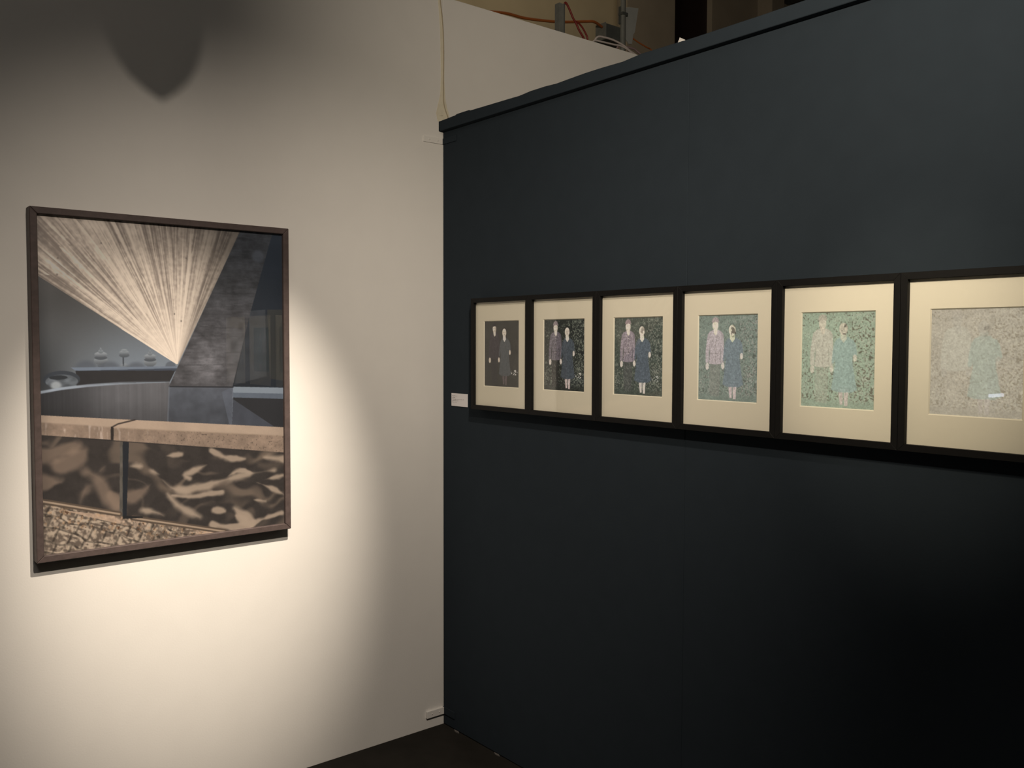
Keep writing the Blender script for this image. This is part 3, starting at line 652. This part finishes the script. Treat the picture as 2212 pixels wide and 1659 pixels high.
    bleach = sstep(0.60, 0.72, fbm(h, w_, 80, 66, 400 + k, 2)); c.put(bleach * P['gr'] * 0.9, np.minimum(235, c.px * 1.35)); stain = sstep(0.62, 0.72, fbm(h, w_, 70, 60, 430 + k, 2)); c.put(stain * P['gr'] * 0.6, c.px * 0.72)
    # flowers by her skirt
    c.put(sstep(0.56, 0.66, fbm(h, w_, 60, 52, 350, 2)) * sstep(1.1, 0.7, c.ell(0.86, 0.775, 0.10, 0.045)) * P['flow'], S(225, 218, 205))
    (a, b), (d, e) = LIT[k]  # gallery light on this sheet, divided out of the ink below
    l = ((a * (1 - U) + b * U) * (1 - V) + (d * (1 - U) + e * U) * V)[::2, ::2]
    return srgb(np.clip(c.half(), 0, 255)) / (l[..., None] * np.array((1.0, 0.863, 0.69)))

LIT = [((0.50, 0.53), (0.495, 0.51)), ((0.625, 0.655), (0.62, 0.62)), ((0.715, 0.728), (0.665, 0.66)),
       ((0.75, 0.724), (0.605, 0.595)), ((0.86, 0.96), (0.665, 0.69)), ((0.90, 0.70), (0.625, 0.475))]
COUPLE = [
 dict(gr=0.10, bg=(58, 54, 47), bgv=0.10, lt=0.30, la=0.25, leaf=(78, 72, 62), dt=0.62, da=0.4, fleck=(44, 41, 36), blur=0.0, fa=1.0, trou=(54, 50, 46), ta=0.8, jack=(62, 55, 53), jt=0.10, fold=0.5, foldk=0.8, btn=0.15,
      face=(196, 176, 152), hand=(184, 164, 142), cap=(50, 45, 43), feat=0.75, leg=(86, 74, 70), dress=(76, 75, 71), dtx=0.06, coll=(222, 214, 200), hair=0.8, spot=0.0, flow=1.0, mat=(173, 158, 134)),
 dict(gr=0.22, bg=(44, 46, 40), bgv=0.12, lt=0.40, la=0.75, leaf=(124, 124, 106), dt=0.62, da=0.7, fleck=(30, 30, 27), blur=0.0, fa=1.0, trou=(50, 47, 43), ta=0.7, jack=(100, 91, 92), jt=0.22, fold=0.6, foldk=0.6, btn=0.5,
      face=(218, 200, 176), hand=(204, 186, 168), cap=(132, 116, 112), feat=0.45, leg=(190, 168, 156), dress=(70, 74, 76), dtx=0.10, coll=(226, 218, 190), hair=0.6, spot=0.15, flow=0.9, mat=(186, 170, 142)),
 dict(gr=0.22, bg=(74, 79, 68), bgv=0.12, lt=0.40, la=0.60, leaf=(146, 142, 124), dt=0.60, da=0.65, fleck=(48, 48, 42), blur=0.0, fa=1.0, trou=(84, 82, 76), ta=0.7, jack=(136, 123, 124), jt=0.20, fold=0.6, foldk=0.62, btn=0.6,
      face=(226, 210, 184), hand=(212, 196, 178), cap=(146, 126, 120), feat=0.25, leg=(214, 198, 186), dress=(86, 92, 95), dtx=0.09, coll=(228, 222, 188), hair=0.4, spot=0.5, flow=0.6, mat=(190, 174, 148)),
 dict(gr=0.15, bg=(122, 130, 116), bgv=0.07, lt=0.36, la=0.50, leaf=(160, 148, 138), dt=0.60, da=0.65, fleck=(78, 78, 68), blur=0.02, fa=0.95, trou=(128, 126, 114), ta=0.7, jack=(176, 162, 158), jt=0.12, fold=0.45, foldk=0.72, btn=0.3,
      face=(224, 214, 184), hand=(206, 194, 180), cap=(164, 148, 140), feat=0.0, leg=(192, 172, 164), dress=(116, 124, 124), dtx=0.07, coll=(212, 208, 170), hair=0.3, spot=0.7, flow=0.2, mat=(201, 184, 150)),
 dict(gr=0.12, bg=(154, 164, 140), bgv=0.05, lt=0.34, la=0.40, leaf=(166, 154, 138), dt=0.585, da=0.75, fleck=(92, 82, 66), blur=0.05, fa=0.85, trou=(164, 158, 138), ta=0.5, jack=(190, 180, 160), jt=0.07, fold=0.35, foldk=0.78, btn=0.1,
      face=(202, 188, 164), hand=(200, 188, 166), cap=(176, 164, 144), feat=0.0, leg=(190, 172, 158), dress=(148, 162, 150), dtx=0.05, coll=(196, 190, 164), hair=0.15, spot=0.7, flow=0.0, mat=(203, 186, 151)),
 dict(gr=0.09, bg=(172, 162, 144), bgv=0.05, lt=0.36, la=0.45, leaf=(182, 174, 154), dt=0.60, da=0.55, fleck=(126, 114, 94), blur=0.35, fa=0.55, trou=(176, 166, 148), ta=0.3, jack=(186, 180, 162), jt=0.03, fold=0.0, foldk=0.9, btn=0.0,
      face=(172, 164, 148), hand=(174, 166, 150), cap=(170, 160, 144), feat=0.0, leg=(176, 164, 152), dress=(158, 168, 154), dtx=0.03, coll=(166, 164, 148), hair=0.0, spot=0.25, flow=0.0, mat=(196, 179, 142)),
]
LOOK = ['first black-framed photograph from the corner, its couple standing in near darkness',
        'second black-framed photograph from the corner, couple before dark foliage with pale flecks',
        'third black-framed photograph, grey-jacketed soldier and woman before green foliage',
        'fourth black-framed photograph, pale jacket and blue-grey dress on grey-green ground',
        'fifth black-framed photograph, faded couple on mint green with dark flecks',
        'sixth black-framed photograph cut by the picture edge, figures faded to pale blots']
FW, FH, RW, FD = 0.3352, 0.4178, 0.0164, 0.042
FZ0 = 1.3116
proto = empty('picture_frame', (0, -0.2411, FZ0), -math.pi / 2)
rails(0, FW, 0, FH, RW, FD, M_FRAME, proto, 0.0005)
ox0, ox1, oz0, oz1 = RW - 0.001, FW - RW + 0.001, RW - 0.001, FH - RW + 0.001
mat_board(ox0, ox1, oz0, oz1, RW + 0.0515, RW + 0.2505, RW + 0.0745, RW + 0.3133, -0.0270, -0.0300, M_MAT, proto)
box('glass', (ox0, -0.0330, oz0), (ox1, -0.0310, oz1), M_GLASS, proto)
kids = list(proto.children)
for k in range(6):
    if k == 0: root = proto
    else:
        root = proto.copy(); COL.objects.link(root)
        root.location = (0, -0.2411 - 0.3360 * k, FZ0)
        for ch in kids:
            c = ch.copy(); COL.objects.link(c); c.parent = root
    tag(root, LOOK[k], 'picture frame', 'six photographs in a row on the dark wall')
for k, root in enumerate([o for o in COL.objects if o.name.startswith('picture_frame')]):
    sheet('print', couple(k), 0.201, 0.2408, root, (RW + 0.0505, -0.0265, RW + 0.0735))

# ------------------------------------------------------------------ small things on the walls
card = empty('label_card', (0, -0.0604, 1.3117), -math.pi / 2)
tag(card, 'small white caption card on the dark wall left of the first framed photograph', 'label')
box('card', (0, -0.003, 0), (0.1062, 0.0, 0.0506), M_CARD, card, 0.0006)
bm = bmesh.new()
rs = random.Random(12)
rows = [(0.0395, [8], 0.0034, 0.036), (0.0330, [5], 0.0034, 0.022), (0.0265, [9, 3, 6, 2], 0.0026, 0.080), (0.0205, [10, 2], 0.0026, 0.042), (0.0145, [3, 4], 0.0024, 0.030)]
for z, words, hh, total in rows:
    n = sum(words) + len(words) - 1; x = 0.006; st_ = total / n
    for wd in words:
        for q in range(wd):
            k = 0.55 + 0.45 * rs.random()
            add_box(bm, (x, -0.0033, z), (x + st_ * 0.30, -0.0029, z + hh * k))
            if rs.random() < 0.6: add_box(bm, (x, -0.0033, z + hh * 0.3 * rs.random()), (x + st_ * 0.8, -0.0029, z + hh * 0.3 * rs.random() + 0.0007))
            x += st_
        x += st_
link('lettering', bm, M_INK, card)

def bracket(name, x0, z0, z1, label, ydark, th=0.004):
    r = empty(name, (0, 0, z0)); h = z1 - z0
    box('white_leaf', (x0, -th, 0), (-0.0042, 0.0, h), M_WHITE, r, 0.0010)
    box('dark_leaf', (-0.004, -ydark, 0), (0.0, 0.0, h), M_DARK, r, 0.0010)
    for x in (x0 * 0.72, x0 * 0.30):
        lathe('screw', [(0.0001, 0), (0.0035, 0), (0.003, 0.0012), (0.0001, 0.0014)], (x, -th + 0.0002, h / 2), M_WHITE, r, 12, Vector((0, -1, 0)))
    return tag(r, label, 'bracket', 'corner brackets')
bracket('corner_bracket', -0.095, 2.3505, 2.3735, 'flat painted corner bracket just under the cap of the dark wall', 0.092)
bracket('corner_bracket', -0.087, 0.0455, 0.0735, 'flat painted corner bracket near the floor in the corner', 0.08, 0.010)

tag(tube('hanging_string', [(-0.016, -0.003, HW), (-0.0150, -0.003, 2.9136), (-0.0029, -0.003, 2.8193), (0.0012, -0.003, 2.7229), (0.0, -0.003, 2.574), (0.0022, -0.003, 2.5108), (0.0213, -0.003, 2.4618), (0.026, -0.003, 2.443)], 0.0021, M_CORD),
    'thin beige string hanging down the white wall to the cap of the dark wall', 'string')

# scrap of paper on the cap
bm = bmesh.new()
pv = [(0.03, -1.128, 2.4405), (0.06, -1.150, 2.4700), (0.05, -1.168, 2.4835), (0.055, -1.184, 2.4735), (0.04, -1.205, 2.4405), (0.09, -1.20, 2.4405), (0.095, -1.14, 2.4405), (0.085, -1.168, 2.466)]
vv_ = [bm.verts.new(p) for p in pv]
for f in ((0, 1, 7), (1, 2, 7), (2, 3, 7), (3, 4, 5), (3, 5, 7), (5, 6, 7), (6, 0, 7), (0, 4, 3), (0, 3, 1), (1, 3, 2), (0, 6, 5), (0, 5, 4)):
    bm.faces.new([vv_[i] for i in f])
tag(link('paper_scrap', bm, M_PAPER), 'crumpled scrap of white paper on the cap of the dark wall', 'paper')

# ------------------------------------------------------------------ clutter behind the white wall
tag(box('timber_ledge', (0.66, 0.1205, 2.86), (2.5, 0.42, 2.985), M_TIMBER, None, 0.004), 'dark timber ledge behind the top of the white wall under the cables', 'ledge')
st = empty('stud', (0.822, 0.20, 2.985))
tag(st, 'short grey metal stud standing up behind the white wall', 'stud')
box('web', (-0.015, 0.0, 0), (0.010, 0.004, 0.170), M_METAL, st, 0.0005)
box('flange', (0.010, -0.004, 0), (0.0145, 0.030, 0.172), M_METALD, st, 0.0005)
box('flange', (-0.0195, -0.004, 0), (-0.015, 0.030, 0.170), M_METAL, st, 0.0005)
tag(tube('red_cable', [(0.837, 0.2, 3.155), (0.842, 0.2, 3.164), (0.853, 0.2, 3.158), (0.872, 0.2, 3.134), (0.892, 0.2, 3.104), (0.912, 0.2, 3.084), (0.932, 0.2, 3.056), (0.962, 0.2, 3.024), (0.978, 0.21, 2.992)], 0.0052, M_RED),
    'dark red cable drooping from the top of the grey stud to the ledge', 'cable', 'loose cables behind the white wall')
tag(tube('red_cable', [(1.008, 0.23, 2.990), (1.013, 0.23, 3.024), (1.016, 0.23, 3.046), (1.001, 0.23, 3.068), (0.98, 0.23, 3.089), (0.955, 0.23, 3.103), (0.930, 0.23, 3.106)], 0.0045, M_RED),
    'short red cable looping off the drooping red cable to the ledge', 'cable', 'loose cables behind the white wall')
tag(tube('white_cable', [(1.10, 0.30, 2.990), (1.126, 0.3, 3.060), (1.157, 0.3, 3.098), (1.211, 0.3, 3.106), (1.265, 0.3, 3.106), (1.32, 0.3, 3.099), (1.354, 0.3, 3.091), (1.394, 0.3, 3.076), (1.434, 0.3, 3.065), (1.463, 0.3, 3.047), (1.52, 0.3, 2.990)], 0.0052, M_WCABLE),
    'upper white cable arching over the timber ledge below the grey junction box', 'cable', 'loose cables behind the white wall')
tag(tube('white_cable', [(1.05, 0.26, 2.990), (1.087, 0.26, 3.052), (1.144, 0.26, 3.061), (1.224, 0.26, 3.065), (1.279, 0.26, 3.069), (1.334, 0.26, 3.061), (1.368, 0.26, 3.045), (1.391, 0.26, 3.027), (1.44, 0.26, 2.990)], 0.0046, M_WCABLE),
    'lower white cable lying along the timber ledge below the arching one', 'cable', 'loose cables behind the white wall')
tag(tube('purple_cable', [(1.30, 0.34, 2.990), (1.335, 0.34, 3.085), (1.362, 0.34, 3.110), (1.419, 0.34, 3.11), (1.465, 0.34, 3.112), (1.494, 0.34, 3.102), (1.517, 0.34, 3.093), (1.535, 0.34, 3.071), (1.60, 0.34, 2.990)], 0.0055, M_PCABLE),
    'dusty purple cable arching behind the white cables at the foot of the conduit', 'cable', 'loose cables behind the white wall')
jb = empty('junction_box', (1.62, 0.7005, 3.288))
tag(jb, 'grey metal junction box fixed beside the vertical conduit behind the white wall', 'junction box')
box('housing', (0, 0, 0), (0.16, 0.085, 0.090), M_METALD, jb, 0.003)
box('cover', (-0.004, 0.002, 0.002), (0.0, 0.083, 0.096), M_METAL, jb, 0.001)
tag(tube('orange_cable', [(0.60, 0.72, 3.200), (0.74, 0.71, 3.240), (0.877, 0.7, 3.262), (0.999, 0.7, 3.266), (1.103, 0.7, 3.278), (1.211, 0.7, 3.294), (1.293, 0.7, 3.310), (1.378, 0.7, 3.330), (1.464, 0.7, 3.351), (1.523, 0.7, 3.362), (1.616, 0.73, 3.362)], 0.0075, M_ORANGE),
    'thick orange cable running level into the grey junction box', 'cable', 'loose cables behind the white wall')
cd = empty('conduit', (1.7365, 0.683, 0))
tag(cd, 'upright grey conduit pipe rising past the junction box', 'pipe')
lathe('pipe', [(0.0165, 0.0), (0.0165, 5.6)], (0, 0, 0), M_METAL, cd, 16)
box('strap', (-0.022, -0.020, 3.44), (0.022, 0.0169, 3.455), M_METALD, cd, 0.001)
box('rail', (-0.020, 0.0, 3.392), (0.016, 0.0165, 3.490), M_METALD, cd, 0.001)
pl = prism('hanging_plate', [(1.792, 3.504), (1.875, 3.516), (1.845, 3.370), (1.832, 3.355), (1.822, 3.300), (1.801, 3.296), (1.755, 3.33), (1.7535, 3.49)], lambda s, t, d: (s, d, t), 0.690, 0.700, M_PLATE, None, 0.001)
tag(pl, 'pale grey tapering plate fixed to the right of the vertical conduit', 'plate')
tag(tube('orange_cable', [(1.755, 0.700, 3.372), (1.781, 0.715, 3.361), (1.794, 0.72, 3.357), (1.858, 0.72, 3.347), (1.916, 0.72, 3.333), (1.982, 0.72, 3.321), (2.029, 0.72, 3.31), (2.10, 0.66, 3.20), (2.16, 0.45, 3.03), (2.2, 0.36, 2.992)], 0.0042, M_ORANGE),
    'thin orange cable sloping down from the conduit to the dark wall', 'cable', 'loose cables behind the white wall')

# lamp that hangs above the large photograph and throws the pointed shadow
lp = empty('hanging_lamp', (-1.213, -0.90, 2.641))
tag(lp, 'black bullet-shaped lamp hanging above the large photograph', 'lamp')
lathe('lamp_shade', [(0.003, 0.0), (0.018, 0.010), (0.040, 0.027), (0.062, 0.049), (0.082, 0.080), (0.096, 0.115), (0.105, 0.158), (0.109, 0.21), (0.109, 0.36), (0.085, 0.39), (0.03, 0.41)], (0, 0, 0), M_LAMP, lp, 40, Vector((-0.10, 0, 1)))
tube('stem', [(-0.038, 0, 0.39), (-0.045, 0, 0.50), (-0.045, 0, 2.959)], 0.012, M_LAMP, lp, 10, 1)
tl = empty('tube_light', (-5.3, 0, 1.15))
tag(tl, 'slim cool white tube light on the far left of the white wall', 'lamp')
box('tube', (0.02, -0.045, 0.01), (0.24, -0.02, 0.035), M_TUBE, tl, 0.004)
box('bracket', (0.0, -0.02, 0.0), (0.26, 0.0, 0.045), M_METALD, tl, 0.002)
